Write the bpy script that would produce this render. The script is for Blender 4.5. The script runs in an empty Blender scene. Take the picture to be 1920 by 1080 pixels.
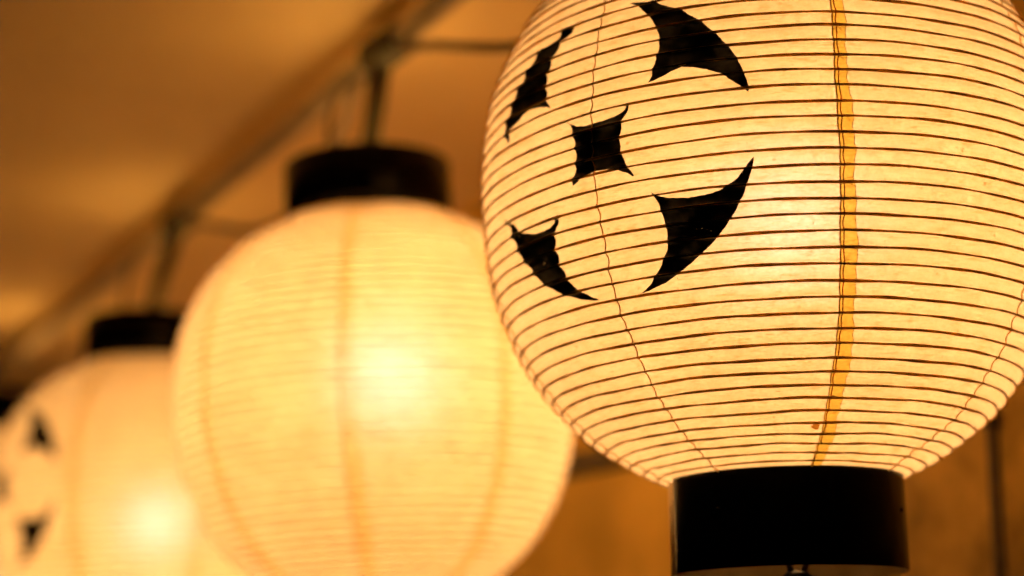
import bpy, math, random
import numpy as np
from mathutils import Vector, Matrix
from mathutils.geometry import delaunay_2d_cdt

# ------------------------------------------------------------------ camera, world, exposure
R = 0.20                      # lantern radius in metres; lengths below are in units of R
EYE = 1.60                    # camera height above the ground
sc = bpy.context.scene
C = sc.collection

cam_d = bpy.data.cameras.new('camera')
cam = bpy.data.objects.new('camera', cam_d); C.objects.link(cam)
cam.location = (0, 0, EYE)
cam.rotation_euler = (math.pi/2 + 0.2143, 0, 0)
cam_d.sensor_width = 36.0
cam_d.lens = 3527.6/1920*36.0
cam_d.clip_start = 0.05; cam_d.clip_end = 200
cam_d.dof.use_dof = True
cam_d.dof.focus_distance = 5.62*R
cam_d.dof.aperture_fstop = 2.6
cam_d.dof.aperture_blades = 0
sc.camera = cam

w = bpy.data.worlds.new('World'); sc.world = w; w.use_nodes = True
bg = w.node_tree.nodes['Background']
bg.inputs['Color'].default_value = (0.55, 0.42, 0.30, 1)      # faint night glow
bg.inputs['Strength'].default_value = 0.012

sc.view_settings.view_transform = 'Standard'
sc.view_settings.look = 'None'
sc.view_settings.exposure = 0.0
sc.view_settings.gamma = 1.0
sc.cycles.max_bounces = 10
sc.cycles.diffuse_bounces = 6
sc.cycles.transmission_bounces = 8
sc.cycles.transparent_max_bounces = 8
sc.cycles.sample_clamp_indirect = 6.0
sc.cycles.use_denoising = True
sc.cycles.caustics_reflective = False
sc.cycles.caustics_refractive = True
sc.cycles.blur_glossy = 0.5

BULB_COL = (1.0, 0.70, 0.50)

# ------------------------------------------------------------------ materials
def nt(name):
    m = bpy.data.materials.new(name); m.use_nodes = True
    t = m.node_tree; t.nodes.clear()
    return m, t, t.nodes.new('ShaderNodeOutputMaterial')
def node(t, kind, **kw):
    n = t.nodes.new(kind)
    for k, v in kw.items():
        if k.startswith('i_'):
            n.inputs[int(k[2:]) if k[2:].isdigit() else k[2:].replace('_', ' ')].default_value = v
        else: setattr(n, k, v)
    return n
def lk(t, a, b): t.links.new(a, b)
def ramp(t, fac, stops):
    r = node(t, 'ShaderNodeValToRGB'); cr = r.color_ramp
    while len(cr.elements) < len(stops): cr.elements.new(0.5)
    for e, (p, c) in zip(cr.elements, stops):
        e.position = p; e.color = (*c, 1) if len(c) == 3 else c
    lk(t, fac, r.inputs['Fac']); return r.outputs['Color']
def noise(t, vec, scale, detail=3.0, rough=0.55, dist=0.0):
    n = node(t, 'ShaderNodeTexNoise'); n.inputs['Scale'].default_value = scale
    n.inputs['Detail'].default_value = detail; n.inputs['Roughness'].default_value = rough
    n.inputs['Distortion'].default_value = dist
    lk(t, vec, n.inputs['Vector']); return n.outputs['Fac']
def mul(t, a, b):
    m = node(t, 'ShaderNodeMix', data_type='RGBA', blend_type='MULTIPLY')
    m.inputs['Factor'].default_value = 1.0
    lk(t, a, m.inputs['A']); lk(t, b, m.inputs['B']); return m.outputs['Result']

def paper_material(name, trans, refl, glow=0.12, back=0.65, clear=(0.26, 0.27, 0.45), lobe=0.85):
    m, t, out = nt(name)
    co = node(t, 'ShaderNodeTexCoord').outputs['Object']
    blot = ramp(t, noise(t, co, 16, 4, 0.6), [(0.30, (0.93, 0.90, 0.85)), (0.68, (1.02, 1.02, 1.02))])
    mott = ramp(t, noise(t, co, 130, 3, 0.6, 0.4), [(0.30, (0.91, 0.88, 0.80)), (0.64, (1.02, 1.02, 1.02))])
    grain = ramp(t, noise(t, co, 560, 3, 0.75), [(0.34, (0.77, 0.73, 0.62)), (0.60, (1.05, 1.05, 1.08))])
    # long washi fibres: stretched noise wound round the shade
    mp = node(t, 'ShaderNodeMapping'); mp.inputs['Scale'].default_value = (60, 60, 420)
    lk(t, co, mp.inputs['Vector'])
    fib = ramp(t, noise(t, mp.outputs['Vector'], 1.0, 2, 0.5, 2.5), [(0.35, (0.82, 0.75, 0.60)), (0.44, (1.0, 1.0, 1.0))])
    speck = ramp(t, noise(t, co, 240, 1, 0.4), [(0.215, (0.62, 0.52, 0.36)), (0.25, (1, 1, 1))])
    var = mul(t, mul(t, mul(t, blot, mott), mul(t, grain, fib)), speck)
    base = node(t, 'ShaderNodeRGB'); base.outputs[0].default_value = (*trans, 1)
    tc = mul(t, base.outputs[0], var)
    tr = node(t, 'ShaderNodeBsdfTranslucent'); lk(t, tc, tr.inputs['Color'])
    rf = node(t, 'ShaderNodeBsdfRefraction'); rf.inputs['Roughness'].default_value = lobe
    rf.inputs['IOR'].default_value = 1.33
    cb = node(t, 'ShaderNodeRGB'); cb.outputs[0].default_value = (*clear, 1)
    lk(t, mul(t, cb.outputs[0], var), rf.inputs['Color'])
    mx = node(t, 'ShaderNodeMixShader'); mx.inputs[0].default_value = glow
    lk(t, tr.outputs[0], mx.inputs[1]); lk(t, rf.outputs[0], mx.inputs[2])
    df = node(t, 'ShaderNodeBsdfDiffuse'); df.inputs['Color'].default_value = (*refl, 1)
    m2 = node(t, 'ShaderNodeMixShader'); m2.inputs[0].default_value = back
    lk(t, mx.outputs[0], m2.inputs[1]); lk(t, df.outputs[0], m2.inputs[2])
    bp = node(t, 'ShaderNodeBump'); bp.inputs['Strength'].default_value = 0.15
    bp.inputs['Distance'].default_value = 0.0006
    lk(t, noise(t, co, 160, 3, 0.6), bp.inputs['Height'])
    for n in (tr, df): lk(t, bp.outputs[0], n.inputs['Normal'])
    lk(t, m2.outputs[0], out.inputs[0])
    return m

def plain(name, col, rough=0.6, spec=0.5, metal=0.0, coat=0.0, vary=0.25, scale=60, bump=0.0, trans=None):
    m, t, out = nt(name)
    co = node(t, 'ShaderNodeTexCoord').outputs['Object']
    p = node(t, 'ShaderNodeBsdfPrincipled')
    f = noise(t, co, scale, 5, 0.6)
    lo = tuple(c*(1-vary) for c in col); hi = tuple(min(1, c*(1+vary)) for c in col)
    lk(t, ramp(t, f, [(0.32, lo), (0.68, hi)]), p.inputs['Base Color'])
    p.inputs['Roughness'].default_value = rough
    p.inputs['Metallic'].default_value = metal
    p.inputs['Specular IOR Level'].default_value = spec
    p.inputs['Coat Weight'].default_value = coat
    p.inputs['Coat Roughness'].default_value = 0.12
    if bump:
        bp = node(t, 'ShaderNodeBump'); bp.inputs['Strength'].default_value = bump
        bp.inputs['Distance'].default_value = 0.002
        lk(t, f, bp.inputs['Height']); lk(t, bp.outputs[0], p.inputs['Normal'])
    lk(t, p.outputs[0], out.inputs[0])
    return m

def soft(name, col):
    # thin plant fibre: some of the lamp light behind it soaks through
    m, t, out = nt(name)
    co = node(t, 'ShaderNodeTexCoord').outputs['Object']
    c = ramp(t, noise(t, co, 60, 4, 0.6), [(0.3, tuple(x*0.6 for x in col)), (0.7, tuple(min(1, x*1.25) for x in col))])
    a = node(t, 'ShaderNodeBsdfTranslucent'); b = node(t, 'ShaderNodeBsdfDiffuse')
    lk(t, c, a.inputs['Color']); lk(t, c, b.inputs['Color'])
    mx = node(t, 'ShaderNodeMixShader'); mx.inputs[0].default_value = 0.5
    lk(t, a.outputs[0], mx.inputs[1]); lk(t, b.outputs[0], mx.inputs[2]); lk(t, mx.outputs[0], out.inputs[0])
    return m

def ink_material():
    m, t, out = nt('brushed_black_ink')
    co = node(t, 'ShaderNodeTexCoord').outputs['Object']
    p = node(t, 'ShaderNodeBsdfPrincipled')
    lk(t, ramp(t, noise(t, co, 90, 4, 0.6), [(0.38, (0.004, 0.0035, 0.003)), (0.72, (0.05, 0.043, 0.022))]), p.inputs['Base Color'])
    p.inputs['Roughness'].default_value = 0.55
    p.inputs['Specular IOR Level'].default_value = 0.25
    # pinholes where the brush skipped the paper
    a = noise(t, co, 420, 2, 0.6); b = noise(t, co, 26, 2, 0.5)
    ma = node(t, 'ShaderNodeMath', operation='MULTIPLY'); lk(t, a, ma.inputs[0]); lk(t, b, ma.inputs[1])
    g = node(t, 'ShaderNodeMath', operation='GREATER_THAN'); lk(t, ma.outputs[0], g.inputs[0]); g.inputs[1].default_value = 0.485
    mu = node(t, 'ShaderNodeMath', operation='MULTIPLY'); lk(t, g.outputs[0], mu.inputs[0]); mu.inputs[1].default_value = 0.18
    thin = node(t, 'ShaderNodeMapRange'); lk(t, noise(t, co, 55, 4, 0.65), thin.inputs['Value'])
    thin.inputs['From Min'].default_value = 0.50; thin.inputs['From Max'].default_value = 0.78
    thin.inputs['To Min'].default_value = 0.0; thin.inputs['To Max'].default_value = 0.016
    ad = node(t, 'ShaderNodeMath', operation='ADD'); lk(t, mu.outputs[0], ad.inputs[0]); lk(t, thin.outputs[0], ad.inputs[1])
    tp = node(t, 'ShaderNodeBsdfTransparent')
    mx = node(t, 'ShaderNodeMixShader'); lk(t, ad.outputs[0], mx.inputs[0])
    lk(t, p.outputs[0], mx.inputs[1]); lk(t, tp.outputs[0], mx.inputs[2])
    lk(t, mx.outputs[0], out.inputs[0])
    return m

def emit_material(name, col, strength):
    m, t, out = nt(name)
    e = node(t, 'ShaderNodeEmission'); e.inputs['Color'].default_value = (*col, 1)
    e.inputs['Strength'].default_value = strength
    lk(t, e.outputs[0], out.inputs[0]); return m

M_PAPER = paper_material('washi_paper', (0.335, 0.236, 0.104), (0.43, 0.35, 0.19), 0.014)
M_PAPER_FAR = paper_material('fine_washi_paper', (0.335, 0.242, 0.100), (0.43, 0.35, 0.19), 0.025)
M_STRIP = paper_material('doubled_washi_paper', (0.27, 0.158, 0.020), (0.34, 0.25, 0.08), 0.02, 0.65, (0.16, 0.13, 0.05))
M_DISC = paper_material('cap_diffuser_paper', (1.0, 0.92, 0.45), (0.3, 0.24, 0.12), 0.6, 0.03, (1.0, 0.95, 0.5), 0.65)  # passes most light, so the added cap disc throws a soft ceiling pool
M_STRIP2 = paper_material('soft_doubled_washi', (0.315, 0.205, 0.058), (0.40, 0.29, 0.15), 0.025)
M_INK = ink_material()
M_RIB = soft('bamboo_rib', (0.70, 0.46, 0.11))
M_THREAD = soft('cotton_thread', (0.80, 0.55, 0.14))
M_FIBRE = soft('torn_paper_fibre', (0.80, 0.42, 0.08))
M_LACQ = plain('black_lacquer', (0.0015, 0.0012, 0.0012), 0.2, 0.12, coat=0.0, vary=0.4, scale=20)
M_INNER = plain('bare_veneer', (0.50, 0.36, 0.15), 0.7, 0.2, scale=30)
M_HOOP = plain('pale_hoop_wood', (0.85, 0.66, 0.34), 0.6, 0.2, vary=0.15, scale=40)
M_SOCKET = plain('dark_bakelite', (0.02, 0.014, 0.010), 0.4)
M_WIRE = plain('dark_wire', (0.05, 0.035, 0.015), 0.5)
M_HOOK = plain('olive_strap', (0.05, 0.038, 0.012), 0.7)
M_POLE = plain('weathered_pipe', (0.46, 0.38, 0.28), 0.55, 0.4, vary=0.2, scale=25)
M_CABLE = plain('grey_cable', (0.15, 0.105, 0.075), 0.6, vary=0.15)
M_CEIL = plain('painted_soffit', (0.88, 0.68, 0.38), 0.8, 0.15, vary=0.08, scale=1.6, bump=0.1)
M_WALL = plain('stained_plaster', (0.75, 0.49, 0.10), 0.85, 0.1, vary=0.24, scale=5.5, bump=0.3)
M_BOARD = plain('dimmed_boarding', (0.56, 0.35, 0.07), 0.7, 0.3, vary=0.42, scale=13, bump=0.2)  # mottled brown, darkened in place of dimmer light on the right
M_BATTEN = plain('dark_pipe_paint', (0.10, 0.07, 0.02), 0.6)
M_GROUND = plain('ground_stone', (0.10, 0.085, 0.07), 0.9, 0.2, scale=8)
_area = 4*math.pi*(0.15*R)**2
M_BULBS = {p: emit_material('glowing_bulb', BULB_COL, p/(math.pi*_area)) for p in (17.2, 18.5, 22.0)}

# ------------------------------------------------------------------ helpers
def mesh_obj(name, V, Fc, mat, parent=None, smooth=True, loc=None):
    me = bpy.data.meshes.new(name)
    me.from_pydata([tuple(map(float, v)) for v in V], [], Fc)
    if smooth: me.polygons.foreach_set('use_smooth', [True]*len(me.polygons))
    me.materials.append(mat); me.update()
    o = bpy.data.objects.new(name, me); C.objects.link(o)
    if parent: o.parent = parent
    if loc: o.location = loc
    return o
def tag(o, label=None, cat=None, group=None, kind=None):
    for k, v in (('label', label), ('category', cat), ('group', group), ('kind', kind)):
        if v: o[k] = v
    return o
def tube(path, rad, n=8, closed=False, cap=True):
    """tube along a list of points, rad number or list"""
    P = np.array(path, float); k = len(P)
    rd = np.full(k, rad) if np.isscalar(rad) else np.array(rad, float)
    T = np.roll(P, -1, 0)-np.roll(P, 1, 0) if closed else np.gradient(P, axis=0)
    T /= np.linalg.norm(T, axis=1)[:, None]+1e-12
    up = np.array([0, 0, 1.0]) if abs(T[0][2]) < 0.9 else np.array([1.0, 0, 0])
    V = []; prev = None
    for i in range(k):
        a = up - T[i]*np.dot(up, T[i]) if prev is None else prev - T[i]*np.dot(prev, T[i])
        a /= np.linalg.norm(a); prev = a; b = np.cross(T[i], a)
        for j in range(n):
            q = 2*math.pi*j/n
            V.append(P[i]+rd[i]*(a*math.cos(q)+b*math.sin(q)))
    Fc = []
    for i in range(k if closed else k-1):
        i2 = (i+1) % k
        for j in range(n):
            j2 = (j+1) % n
            Fc.append((i*n+j, i*n+j2, i2*n+j2, i2*n+j))
    if cap and not closed:
        Fc.append(tuple(range(n))[::-1]); Fc.append(tuple((k-1)*n+j for j in range(n)))
    return V, Fc
def arc(profile, a0, a1, n=96):
    V = []; k = len(profile)
    for r, z in profile:
        for j in range(n+1):
            q = math.radians(a0+(a1-a0)*j/n); V.append((r*math.cos(q), r*math.sin(q), z))
    m = n+1
    Fc = [(i*m+j, i*m+j+1, (i+1)*m+j+1, (i+1)*m+j) for i in range(k-1) for j in range(n)]
    Fc += [tuple(i*m for i in range(k)), tuple(i*m+n for i in range(k))[::-1]]
    return V, Fc
def lathe(profile, n=96, closed=False):
    V = []; k = len(profile)
    for r, z in profile:
        for j in range(n):
            q = 2*math.pi*j/n; V.append((r*math.cos(q), r*math.sin(q), z))
    Fc = []
    for i in range(k if closed else k-1):
        i2 = (i+1) % k
        for j in range(n):
            j2 = (j+1) % n
            Fc.append((i*n+j, i*n+j2, i2*n+j2, i2*n+j))
    return V, Fc
def join(parts):
    V = []; Fc = []
    for v, f in parts:
        b = len(V); V += list(v); Fc += [tuple(i+b for i in g) for g in f]
    return V, Fc
def box(x0, x1, y0, y1, z0, z1):
    V = [(x, y, z) for x in (x0, x1) for y in (y0, y1) for z in (z0, z1)]
    return V, [(0,1,3,2),(4,6,7,5),(0,4,5,1),(2,3,7,6),(0,2,6,4),(1,5,7,3)]
def empty(name, loc, rot=(0,0,0)):
    o = bpy.data.objects.new(name, None); C.objects.link(o)
    o.location = loc; o.rotation_euler = rot; o.empty_display_size = 0.05
    return o

# ------------------------------------------------------------------ the shade's shape
A1, N1, A2, N2 = 1.0892, 2.2341, 0.96, 2.12
def prof(h):
    h = np.asarray(h, float); up = h > 0
    a = np.where(up, A2, A1); n = np.where(up, N2, N1)
    return np.clip(1-(np.abs(h)/a)**n, 1e-4, 1)**(1/n)
HH = np.linspace(-1.03, 0.92, 4000); RR = prof(HH)
SS = np.concatenate([[0], np.cumsum(np.hypot(np.diff(HH), np.diff(RR)))])
S_TOP = float(np.interp(0.889, HH, SS))
NR = np.gradient(HH, SS); NH = -np.gradient(RR, SS)      # outward normal (radial, up)
PITCH = 0.04862
RIBS = [0.044+PITCH*k for k in range(int((S_TOP-0.044)/PITCH)+1)]
rr_ = random.Random(4)
RIBS = [s+rr_.uniform(-0.0022, 0.0022) for s in RIBS]
KNOTS = np.array([0.0]+RIBS+[S_TOP])
def surf(th, s, off=0.0, rng_phase=0.0):
    """th degrees and arc length s -> point (units of R, lantern frame)"""
    th = np.asarray(th, float); s = np.asarray(s, float)
    r = np.interp(s, SS, RR); h = np.interp(s, SS, HH)
    nr = np.interp(s, SS, NR); nh = np.interp(s, SS, NH)
    i = np.clip(np.searchsorted(KNOTS, s, side='right')-1, 0, len(KNOTS)-2)
    a = KNOTS[i]; b = KNOTS[i+1]; u = np.clip((s-a)/(b-a), 0, 1)
    q = np.radians(th)
    dep = 0.0082*(1+0.25*np.sin(i*2.3+q*3+rng_phase)+0.2*np.sin(i*5.1-q*7))
    dep = dep*np.where((i == 0) | (i == len(KNOTS)-2), 0.3, 1.0)
    d = -dep*4*u*(1-u)
    # the whole shade is very slightly uneven
    d = d+0.0016*np.sin(q*5+i*0.9)*(1)+0.0012*np.sin(q*11-s*9)
    calm = np.clip((s-0.012)/0.07, 0, 1)      # the paper is glued down tight on the collar
    d = d*calm+off
    R_ = (r+nr*d); Z_ = h+nh*d
    # ribs undulate slightly up and down
    Z_ = Z_+calm*(0.0010*np.sin(q*9+s*31)+0.0005*np.sin(q*23-s*17))
    return np.stack([R_*np.cos(q), R_*np.sin(q), Z_], -1)
def grid_faces(nu, nv):
    return [(i*nv+j, (i+1)*nv+j, (i+1)*nv+j+1, i*nv+j+1) for i in range(nu-1) for j in range(nv-1)]

# crest marks: outlines as (degrees round the shade, arc length up the shade)
MARKS = {}
MARKS['A'] = [(-124.42, 1.6776), (-122.9, 1.6741), (-119.34, 1.6584), (-117.01, 1.6373), (-113.71, 1.609), (-111.59, 1.5832), (-109.8, 1.5591), (-108.23, 1.5339), (-106.95, 1.5102), (-105.85, 1.4875), (-104.7, 1.4607), (-103.81, 1.4379), (-103.0, 1.4128), (-102.02, 1.3721), (-101.48, 1.3428), (-101.07, 1.3155), (-101.07, 1.2965), (-101.43, 1.2998), (-102.59, 1.3192), (-104.06, 1.34), (-106.0, 1.365), (-108.29, 1.3829), (-110.63, 1.3944), (-112.55, 1.3989), (-114.66, 1.3923), (-116.3, 1.3827), (-117.98, 1.3735), (-118.99, 1.3689), (-118.23, 1.3903), (-117.85, 1.4155), (-117.33, 1.4391), (-117.07, 1.4609), (-116.9, 1.4848), (-116.91, 1.5097), (-117.29, 1.5363), (-117.88, 1.5611), (-118.77, 1.5883), (-119.93, 1.6143), (-121.66, 1.6449), (-122.99, 1.6637)]
MARKS['B'] = [(-136.99, 1.3161), (-135.78, 1.2978), (-134.07, 1.2834), (-132.41, 1.2766), (-130.2, 1.2764), (-128.44, 1.2768), (-126.55, 1.2798), (-124.88, 1.2851), (-123.6, 1.2948), (-122.86, 1.3079), (-122.32, 1.3169), (-122.66, 1.3015), (-123.26, 1.2852), (-123.91, 1.2718), (-124.32, 1.2493), (-124.62, 1.225), (-124.77, 1.2017), (-124.73, 1.177), (-124.52, 1.1536), (-124.16, 1.1304), (-123.18, 1.1054), (-122.58, 1.0845), (-122.94, 1.0841), (-123.94, 1.0972), (-125.32, 1.1092), (-127.31, 1.1198), (-129.2, 1.1242), (-130.58, 1.124), (-132.24, 1.1174), (-133.96, 1.1082), (-135.77, 1.0975), (-135.5, 1.1266), (-134.82, 1.148), (-134.55, 1.171), (-134.51, 1.195), (-134.62, 1.2211), (-134.91, 1.2451), (-135.29, 1.2697), (-135.68, 1.2916)]
MARKS['C'] = [(-119.42, 1.0264), (-118.18, 1.013), (-116.73, 1.0036), (-114.93, 0.9987), (-112.68, 0.9939), (-110.26, 0.9957), (-108.19, 1.0), (-106.6, 1.0078), (-104.99, 1.0238), (-103.7, 1.0404), (-102.56, 1.0626), (-101.57, 1.0878), (-100.79, 1.0988), (-100.91, 1.0817), (-101.29, 1.0583), (-101.73, 1.0377), (-102.27, 1.0147), (-102.81, 0.9918), (-103.6, 0.9665), (-104.48, 0.9415), (-105.62, 0.9155), (-106.84, 0.8923), (-108.1, 0.8692), (-109.64, 0.8452), (-111.56, 0.8219), (-113.44, 0.7998), (-116.13, 0.7751), (-119.13, 0.7511), (-122.57, 0.735), (-124.96, 0.7273), (-123.67, 0.7388), (-122.26, 0.755), (-120.79, 0.7792), (-119.59, 0.8012), (-118.58, 0.826), (-117.93, 0.8462), (-117.47, 0.8694), (-117.31, 0.8931), (-117.33, 0.9199), (-117.59, 0.9473), (-117.89, 0.9694), (-118.36, 0.992), (-118.87, 1.0107)]
MARKS['D'] = [(-159.37, 1.0857), (-158.21, 1.0786), (-155.74, 1.0474), (-154.25, 1.0247), (-151.8, 1.0065), (-148.79, 0.9922), (-146.17, 0.9891), (-143.64, 0.9922), (-142.03, 1.0019), (-140.98, 1.0169), (-140.34, 1.024), (-140.43, 1.0102), (-140.93, 0.9963), (-141.74, 0.9835), (-142.24, 0.9617), (-142.61, 0.9409), (-142.75, 0.9144), (-142.78, 0.8892), (-142.46, 0.8643), (-141.83, 0.8415), (-141.27, 0.8173), (-140.4, 0.7954), (-138.69, 0.7694), (-137.04, 0.7486), (-134.82, 0.7319), (-136.35, 0.7339), (-139.88, 0.7472), (-142.77, 0.7696), (-145.79, 0.7949), (-147.82, 0.8163), (-149.74, 0.8393), (-150.84, 0.8629), (-152.01, 0.8868), (-153.26, 0.9111), (-154.61, 0.936), (-155.47, 0.9591), (-156.23, 0.9803), (-156.9, 1.0078), (-157.64, 1.0324), (-157.78, 1.0562)]
MARKS['E'] = [(-135.72, 1.6721), (-137.66, 1.6648), (-140.25, 1.6593), (-141.65, 1.6251), (-144.01, 1.6148), (-146.96, 1.603), (-148.59, 1.5786), (-150.18, 1.5519), (-151.38, 1.5284), (-152.51, 1.5023), (-153.7, 1.4792), (-154.56, 1.4521), (-155.49, 1.4304), (-156.37, 1.4085), (-157.08, 1.3858), (-157.34, 1.3681), (-155.22, 1.319), (-154.79, 1.3476), (-154.3, 1.3711), (-151.53, 1.3805), (-149.55, 1.3939), (-147.17, 1.3983), (-144.91, 1.3939), (-142.35, 1.3836), (-141.05, 1.3712), (-141.87, 1.3929), (-142.17, 1.4133), (-142.47, 1.4385), (-142.47, 1.4626), (-142.52, 1.4872), (-142.4, 1.5111), (-142.09, 1.5395), (-141.49, 1.5616), (-140.5, 1.587), (-139.75, 1.6117), (-137.9, 1.628), (-136.98, 1.6499)]
MARKS['speck'] = [(-116.81, 0.7629), (-116.56, 0.761), (-116.68, 0.7586), (-116.84, 0.7597)]
PIPE_U = 0.93; BAND_Z = 1.37

def ink_patch(pts, shift, rise, parent, mat):
    """fill an outline given in (degrees, arc length) with a mesh that follows the pleats"""
    poly = []
    for k in range(len(pts)):                 # close the outline with short edges
        a = pts[k]; b = pts[(k+1) % len(pts)]
        n = max(1, int(math.hypot((a[0]-b[0])*0.0175, a[1]-b[1])/0.008))
        for j in range(n):
            poly.append((a[0]+(b[0]-a[0])*j/n, a[1]+(b[1]-a[1])*j/n))
    rg = random.Random(len(pts))
    K = 0.0175
    P2 = [Vector((x*K+rg.uniform(-.0007, .0007), y+rg.uniform(-.0007, .0007))) for x, y in poly]
    n = len(P2); edges = [(i, (i+1) % n) for i in range(n)]
    xs = [p.x for p in P2]; ys = [p.y for p in P2]
    def inside(x, y):
        c = False
        for i in range(n):
            p = P2[i]; q = P2[i-1]
            if (p.y > y) != (q.y > y) and x < (q.x-p.x)*(y-p.y)/(q.y-p.y)+p.x: c = not c
        return c
    extra = []
    srows = []
    for a, b in zip(KNOTS[:-1], KNOTS[1:]):
        srows += [a+(b-a)*j for j in (0, 0.05, 0.11, 0.2, 0.35, 0.5, 0.65, 0.8, 0.89, 0.95)]
    for y in srows:
        if min(ys) < y < max(ys):
            x = min(xs)
            while x < max(xs):
                x += 0.014
                if inside(x, y): extra.append(Vector((x, y)))
    vo, eo, fo, *_ = delaunay_2d_cdt(P2+extra, edges, [], 1, 1e-6)
    if not vo or not fo: return None
    th = np.array([v.x/K+shift for v in vo]); s = np.array([v.y+rise for v in vo])
    V = surf(th, s, 0.0014+0.0046*np.exp(-(np.min(np.abs(s[:, None]-np.array(RIBS)[None, :]), axis=1)/0.0052)**2))*R
    return mesh_obj('ink_mark', V, [tuple(f) for f in fo], mat, parent)

def make_lantern(centre, tilt, spin, crest_spin, label, fine, strips, front=False, bulb=(0.0, 0.1), crest_rise=0.0):
    BULB_X, BULB_Z = bulb
    root = empty('paper_lantern', (centre[0]*R, centre[1]*R, EYE+centre[2]*R), (-tilt[1], tilt[0], 0))
    tag(root, label, 'paper lantern', 'round paper lanterns strung in a row')
    seg = 26 if fine else 12
    sub = 6 if fine else 4
    rows = []
    for a, b in zip(KNOTS[:-1], KNOTS[1:]): rows += [a+(b-a)*j/sub for j in range(sub)]
    rows.append(S_TOP); rows = np.array(rows); nv = len(rows)
    rg = random.Random(int(spin*7)+3)
    seams = [-85.4+spin+45*k for k in range(8)]
    def jig(s, k, amp=1.0):                # how a seam wanders, in degrees
        return amp*(0.22*np.sin(s*4.1+k)+0.12*np.sin(s*13+k*2)+0.06*np.sin(s*41+k*3))
    def width(s, k):                        # width of the glued overlap, degrees
        w_ = 2.1+0.5*np.sin(s*2.2+0.4+k)+0.20*np.sin(s*17+k)+0.14*np.sin(s*47)+0.1*np.sin(s*121)
        rad = np.interp(s, SS, RR)
        return w_/np.maximum(rad, 0.55)*(0.9 if front else 1.5)
    on = [(k in strips) for k in range(8)]
    # eight paper gores, butted at the seams
    for k in range(8):
        k2 = (k+1) % 8
        a = seams[k]+jig(rows, k)+(width(rows, k)-0.12 if on[k] else 0)
        b = seams[k]+45+jig(rows, k2)-(0.45 if on[k2] else 0)
        u = np.linspace(0, 1, seg+1)
        TH = a[None, :]*(1-u[:, None])+b[None, :]*u[:, None]
        Sg = np.repeat(rows[None, :], seg+1, 0)
        V = surf(TH, Sg).reshape(-1, 3)*R
        mesh_obj('paper_panel', V, grid_faces(seg+1, nv), M_PAPER if front else M_PAPER_FAR, root)
    for k in range(8):
        if on[k]:
            a = seams[k]+jig(rows, k)-0.75; b = seams[k]+jig(rows, k)+width(rows, k)
            u = np.linspace(0, 1, 4)
            TH = a[None, :]*(1-u[:, None])+b[None, :]*u[:, None]
            Sg = np.repeat(rows[None, :], 4, 0)
            V = surf(TH, Sg, 0.0009).reshape(-1, 3)*R
            st = mesh_obj('seam_strip', V, grid_faces(4, nv), M_STRIP if front else M_STRIP2, root)
        sp = surf(seams[k]+jig(rows, k)+0.10*np.sin(rows*90+k), rows, 0.0026)*R
        main = (k == 0)
        V, Fc = tube(sp, ((0.0021 if main else 0.0023) if front else 0.0012)*R, 5)
        mesh_obj('seam_thread', V, Fc, M_FIBRE if main else M_THREAD, root)
    # bamboo ribs, one hoop each
    nseg = 240 if fine else 96
    for i, s in enumerate(RIBS):
        q = np.linspace(0, 360, nseg, endpoint=False)
        P = surf(q, np.full(nseg, s), 0.0010)
        ph = rg.uniform(0, 9)
        qq = np.radians(q)
        rad = 0.0044*(1+0.14*np.sin(qq*7+ph)+0.12*np.sin(qq*19+ph*2)+0.10*np.sin(qq*37+ph*3))
        if s < 0.35: rad = rad*(0.74+0.26*s/0.35)
        V, Fc = tube(P*R, rad*R, 6 if fine else 4, closed=True)
        mesh_obj('rib', V, Fc, M_RIB, root)
    if front:                               # loose fibres of torn paper where ribs cross the seam
        parts = []
        for i, s in enumerate(RIBS):
            for j in range(rg.choice([0, 1, 2, 3])):
                t0 = seams[0]+rg.uniform(-1.6, 0.6); s0 = s+rg.uniform(-0.006, 0.008)
                dt = rg.uniform(0.8, 2.2); ds = rg.uniform(-0.009, 0.009)
                u = np.linspace(0, 1, 5)
                P = surf(t0+dt*u, s0+ds*u+0.002*np.sin(u*4), 0.0022)*R
                parts.append(tube(P, 0.0009*R, 3))
        V, Fc = join(parts)
        tag(mesh_obj('torn_fibre', V, Fc, M_FIBRE, root), kind='stuff')
        # a scrap of torn paper caught on the seam near the bottom
        P = [surf(t, s, 0.0032)*R for t, s in ((-89.6, .218), (-88.6, .236), (-87.4, .240), (-86.9, .224), (-87.3, .204), (-88.4, .206))]
        mesh_obj('paper_scrap', P, [(0, 1, 2, 3, 4, 5)], M_FIBRE, root)
    for key in MARKS:
        if key == 'speck' and not front: continue
        m_ = MARKS[key] if crest_rise == 0 else [(-125+(a-(-125))*1.08, 1.2+(h_-1.2)*1.1) for a, h_ in MARKS[key]]
        ink_patch(m_, crest_spin, crest_rise, root, M_INK)
    # bottom collar: a lacquered hoop with a bare inside
    z0 = -1.024; z1 = z0-0.3126
    ro = 0.392
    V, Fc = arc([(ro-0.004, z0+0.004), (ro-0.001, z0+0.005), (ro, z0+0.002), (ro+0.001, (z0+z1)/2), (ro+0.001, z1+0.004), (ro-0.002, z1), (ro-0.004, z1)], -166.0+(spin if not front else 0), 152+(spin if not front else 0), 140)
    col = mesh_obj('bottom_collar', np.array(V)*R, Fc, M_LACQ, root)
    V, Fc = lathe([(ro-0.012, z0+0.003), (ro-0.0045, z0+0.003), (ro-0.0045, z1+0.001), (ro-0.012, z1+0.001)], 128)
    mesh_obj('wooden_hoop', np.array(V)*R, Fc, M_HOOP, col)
    V, Fc = lathe([(ro-0.0125, z1+0.001), (ro-0.0145, z1+0.02), (ro-0.0145, z0+0.012)], 128)
    mesh_obj('collar_lining', np.array(V)*R, Fc, M_INNER, col)
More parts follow.
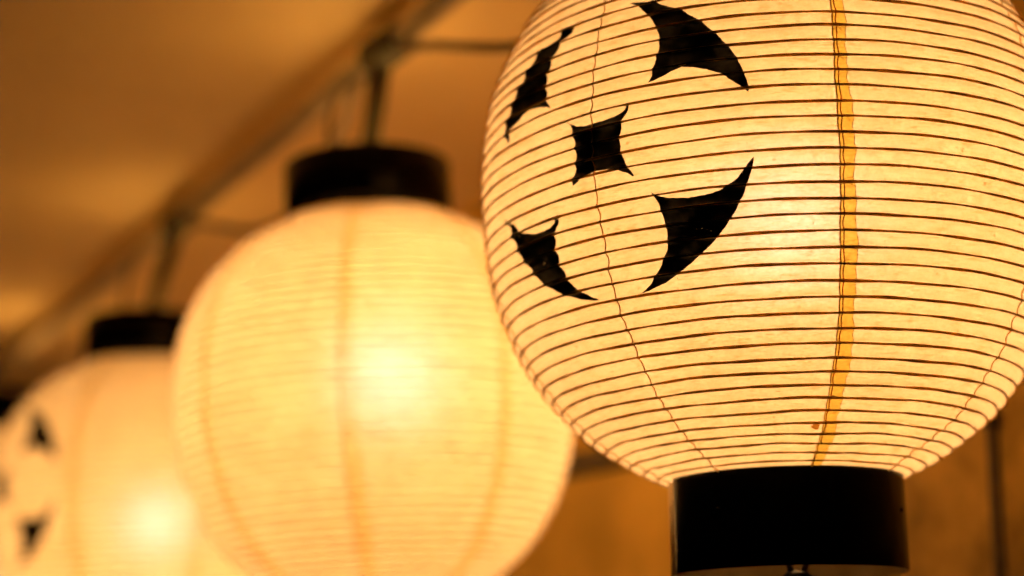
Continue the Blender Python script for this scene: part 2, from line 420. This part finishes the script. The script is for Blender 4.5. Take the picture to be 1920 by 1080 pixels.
    V, Fc = lathe([(0.11, z0-0.02), (ro-0.0145, z0-0.02), (ro-0.0145, z0-0.045), (0.11, z0-0.045)], 64, closed=True)  # added board that holds bulb light back from the collar mouth
    mesh_obj('baffle_board', np.array(V)*R, Fc, M_INNER, col)
    for a in (-27, -131, 95):
        q = math.radians(a)
        V, Fc = lathe([(0.0001, 0.006), (0.005, 0.005), (0.0075, 0.002), (0.008, 0)], 12)
        o = mesh_obj('nail_head', np.array(V)*R, Fc, M_LACQ, col)
        o.location = ((ro+0.0005)*math.cos(q)*R, (ro+0.0005)*math.sin(q)*R, (z0-0.125)*R)
        o.rotation_euler = (0, math.pi/2, q)
    # top cap, open in the middle
    y0 = 0.872; y1 = y0+0.315; rt = 0.424
    V, Fc = lathe([(rt-0.016, y0), (rt, y0+0.004), (rt+0.002, y1-0.006), (rt-0.004, y1), (rt-0.02, y1)], 96)
    cap = mesh_obj('top_cap', np.array(V)*R, Fc, M_LACQ, root)
    V, Fc = lathe([(rt-0.0155, y0+0.001), (rt-0.012, y1-0.03), (rt-0.05, y1-0.03), (rt-0.05, y1-0.055), (rt-0.013, y1-0.055)], 96)
    mesh_obj('cap_lining', np.array(V)*R, Fc, M_INNER, cap)
    V, Fc = lathe([(0.02, y1-0.04), (0.2, y1-0.041), (rt-0.048, y1-0.04)], 64)  # unseen paper disc, added to soften the bulb light reaching the ceiling
    mesh_obj('cap_diffuser', np.array(V)*R, Fc, M_DISC, cap)
    # cross bar, wire bail above the cap
    V, Fc = join([box(-rt+0.03, rt-0.03, -0.03, 0.03, y1-0.026, y1-0.006)])
    mesh_obj('cross_bar', np.array(V)*R, Fc, M_SOCKET, cap, smooth=False)
    # bulb, holder and the wires that run down to the knob under the collar
    V, Fc = lathe([(0.001, -0.15)]+[(0.15*math.sin(a), -0.15*math.cos(a)) for a in np.linspace(0.3, 2.55, 9)]+[(0.075, 0.17)], 20)
    b = mesh_obj('bulb', (np.array(V)+np.array([BULB_X, 0, BULB_Z]))*R, Fc, M_BULBS[17.2 if front else 22.0 if spin == -9 else 18.5], root)
    V, Fc = lathe([(0.001, BULB_Z+0.16), (0.085, BULB_Z+0.17), (0.085, BULB_Z+0.30), (0.03, BULB_Z+0.33), (0.001, BULB_Z+0.34)], 20)
    mesh_obj('socket', np.array(V)*R, Fc, M_SOCKET, b)
    V, Fc = tube(np.array([(0, 0, BULB_Z+0.33), (0.005, 0, 0.8), (0, 0, y1-0.02)])*R, 0.012*R, 6)
    mesh_obj('lamp_flex', V, Fc, M_WIRE, root)
    # wire yoke and knob hanging in the mouth of the bottom collar
    kz = z1-0.045
    V, Fc = join([tube(np.array([(-0.36, 0.02, z1+0.05), (-0.14, -0.16, z1+0.06), (-0.035, -0.21, z1+0.03), (-0.02, -0.215, kz+0.03)])*R, 0.010*R, 6),
                  tube(np.array([(0.36, 0.02, z1+0.05), (0.14, -0.16, z1+0.06), (0.035, -0.21, z1+0.03), (0.012, -0.215, kz+0.03)])*R, 0.010*R, 6)])
    yk = mesh_obj('wire_yoke', V, Fc, M_WIRE, col)
    V, Fc = lathe([(0.001, 0.042), (0.03, 0.038), (0.052, 0.02), (0.058, -0.005), (0.045, -0.035), (0.015, -0.05), (0.001, -0.052)], 24)
    o = mesh_obj('hanging_knob', np.array(V)*R, Fc, M_SOCKET, yk); o.location = (-0.005*R, -0.215*R, (kz)*R)
    return root

L1 = (0.8936, 6.3011, 1.7344); L2 = (-0.6872, 9.3067, 1.4806); L3 = (-2.39, 12.313, 1.27)
make_lantern(L1, (-0.0167, 0.0126), 0, 0, 'large sharply focused paper lantern with black crest marks, nearest, on the right', True, {0}, True, (0.04, -0.12))
make_lantern(L2, (-0.0488, 0.0126), -9, -76, 'blurred plain looking glowing paper lantern, middle one of the row, black cap on top', False, set(range(8)), False, (0.07, 0.06))
make_lantern(L3, (-0.03, 0.0126), -21, -13, 'most distant blurred paper lantern, cut off at lower left, with two dark smudged marks', False, set(range(8)), False, (0.06, -0.16), 0.11)
make_lantern((-4.12, 15.40, 1.24), (0.01, 0.0126), 15, 60, 'added fourth paper lantern that lights the ceiling, hidden almost wholly behind the one at lower left', False, set(range(8)), False, (0.0, 0.0))  # added beyond the third lantern to brighten the ceiling at far left

# ------------------------------------------------------------------ row direction, pole, cables
D = np.array([L2[0]-L1[0], L2[1]-L1[1], 0.0]); STEP = float(np.linalg.norm(D)); D /= STEP
Nw = np.array([-D[1], D[0], 0.0]); Nw = Nw if Nw[0] > 0 else -Nw     # away from the row, towards the wall
def pz(u): return 3.27-0.043*(u-STEP)        # the pipe drops slightly away from the camera
def at(u, n=0.0, z=0.0):
    """u along the row from the front lantern (R), n towards the wall, z above the eye"""
    p = np.array([L1[0], L1[1], 0])+D*u+Nw*n+np.array([0, 0, z])
    return p*R+np.array([0, 0, EYE])
us = np.linspace(-4.5, 14, 60)
V, Fc = tube([at(u, 0, pz(u)) for u in us], 0.062*R, 20)
tag(mesh_obj('support_pipe', V, Fc, M_POLE), 'long grey brown horizontal pipe under the soffit that the lanterns hang from', 'pipe')
def swag(u0, u1, drop, label, n=-0.02):
    pts = []
    for t in np.linspace(0, 1, 40):
        uu = u0+(u1-u0)*t; pts.append(at(uu, n, pz(uu)-0.075-4*drop*t*(1-t)*(0.3+1.5*t)))
    V, Fc = tube(pts, 0.024*R, 10)
    tag(mesh_obj('power_cable', V, Fc, M_CABLE), label, 'cable', 'cable swags between the lantern hooks')
swag(STEP*0.93, STEP*0.07, 0.455, 'sagging grey cable between the middle lantern hook and the nearest lantern')
swag(STEP*1.93, STEP*1.07, 0.40, 'sagging grey cable between the farthest lantern hook and the middle lantern')
for k, (Lc, tl, lab) in enumerate(((L1, (-0.0167, 0.0126), 'dark strap hook over the pipe above the nearest lantern'),
                    (L2, (-0.0488, 0.0126), 'dark strap hook over the pipe above the middle lantern'),
                    (L3, (-0.03, 0.0126), 'dark strap hook over the pipe above the farthest lantern'))):
    u = STEP*k
    capz = Lc[2]+0.872+0.29
    ax = np.array([Lc[0]+tl[0]*1.16, Lc[1]+tl[1]*1.16, capz])*R+np.array([0, 0, EYE])
    top = at(u, 0, pz(u))
    root = empty('strap_hook', tuple(top)); tag(root, lab, 'hook', 'strap hooks holding the lanterns')
    a = np.arange(0, 360, 20)
    dd = D; up = np.array([0, 0, 1.0])
    loop = [np.array(Nw)*math.cos(math.radians(x))*0.08*R+up*math.sin(math.radians(x))*0.08*R for x in a]
    parts = [tube([p+dd*o*R for p in loop], 0.018*R, 8, closed=True) for o in np.arange(-0.27, 0.06, 0.03)]
    V, Fc = join(parts)
    mesh_obj('pipe_loop', V, Fc, M_HOOK, root)
    b = ax-top
    V, Fc = tube([np.array([0, 0, -0.08*R]), b*0.4+np.array([0.006*R, 0, 0]), b*0.8, b], [0.055*R, 0.055*R, 0.046*R, 0.042*R], 10)
    mesh_obj('strap', V, Fc, M_HOOK, root)
    # thin flex from the pipe into the cap
    s0 = top+np.array(D)*0.16*R+np.array([0, 0, -0.07*R]); e0 = ax+np.array([-0.17*R, 0, -0.01*R])
    pts = []
    for t in np.linspace(0, 1, 24):
        p = s0*(1-t)+e0*t
        p = p+np.array([-0.10*R*math.sin(math.pi*t), 0, 0.10*R*math.sin(math.pi*t)])
        pts.append(p)
    V, Fc = tube(pts, 0.016*R, 8)
    tag(mesh_obj('lamp_cord', V, Fc, M_CABLE), ['thin cord curving down into the cap of the nearest lantern', 'thin cord curving from the pipe into the cap of the middle lantern', 'thin cord curving into the cap of the farthest lantern'][k], 'cord', 'cords feeding the lanterns')

# ------------------------------------------------------------------ soffit, wall, ground
CEIL = 3.46; WALL = 1.9
def sheet(name, p, mat, label=None):
    o = mesh_obj(name, p, [(0, 1, 2, 3)], mat, smooth=False); return o
def slab(name, pts, up, mat):
    a = [np.array(p) for p in pts]; b = [p+np.array(up) for p in a]
    n = len(a)
    Fc = [tuple(range(n)), tuple(range(2*n-1, n-1, -1))]+[(i, i+n, (i+1) % n+n, (i+1) % n) for i in range(n)]
    return mesh_obj(name, a+b, Fc, mat, smooth=False)
cz = lambda u: CEIL-0.043*(u-STEP)        # the soffit falls with the pipe
c = slab('ceiling', [at(-12, WALL, cz(-12)), at(30, WALL, cz(30)), at(30, -9, cz(30)), at(-12, -9, cz(-12))], (0, 0, 0.12), M_CEIL); tag(c, kind='structure')
g = -EYE/R
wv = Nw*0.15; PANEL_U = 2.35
wl = slab('wall', [at(-12, WALL, g), at(30, WALL, g), at(30, WALL, CEIL+0.6), at(-12, WALL, CEIL+0.6)], wv, M_WALL); tag(wl, kind='structure')
gr = slab('ground', [at(-60, -60, g), at(60, -60, g), at(60, 40, g), at(-60, 40, g)], (0, 0, -0.1), M_GROUND); tag(gr, kind='structure')
# added board; its darker colour stands in for weaker light on the right-hand wall
pb = slab('added_dim_panel', [at(-11, WALL-0.06, g+0.1), at(PANEL_U, WALL-0.06, g+0.1), at(PANEL_U, WALL-0.06, CEIL-0.02), at(-11, WALL-0.06, CEIL-0.02)], Nw*0.055*R, M_BOARD); tag(pb, kind='structure')
# round pipe running down the wall, with clips
root = empty('wall_pipe', tuple(at(PIPE_U, WALL-0.11, g))); tag(root, 'thin dark vertical pipe on the brown wall at lower right', 'pipe')
V, Fc = tube([np.array([0, 0, z*R]) for z in np.linspace(0, CEIL-g-0.02, 12)], 0.028*R, 12); mesh_obj('pipe_length', V, Fc, M_BATTEN, root)
for z in (3, 6, 9.15, 11):
    V, Fc = lathe([(0.028, -0.03), (0.038, -0.028), (0.038, 0.028), (0.028, 0.03)], 16)
    o = mesh_obj('pipe_clip', np.array(V)*R, Fc, M_WIRE, root); o.location = (0, 0, z*R)
# raised dark band along the wall
V, Fc = [], []
a0 = at(PANEL_U+0.002, WALL, BAND_Z); a1 = at(30, WALL, BAND_Z)
sec = [(0, -0.07), (-0.06, -0.07), (-0.075, -0.05), (-0.075, 0.05), (-0.06, 0.07), (0, 0.07)]
for p in (a0, a1):
    for n_, z_ in sec: V.append(p+Nw*n_*R+np.array([0, 0, z_*R]))
k = len(sec); Fc = [(i, (i+1) % k, (i+1) % k+k, i+k) for i in range(k)]+[tuple(range(k)), tuple(range(2*k-1, k-1, -1))]
tag(mesh_obj('wall_band', V, Fc, M_BATTEN, smooth=False), 'dark horizontal rail on the wall seen between the two nearer lanterns', 'band')
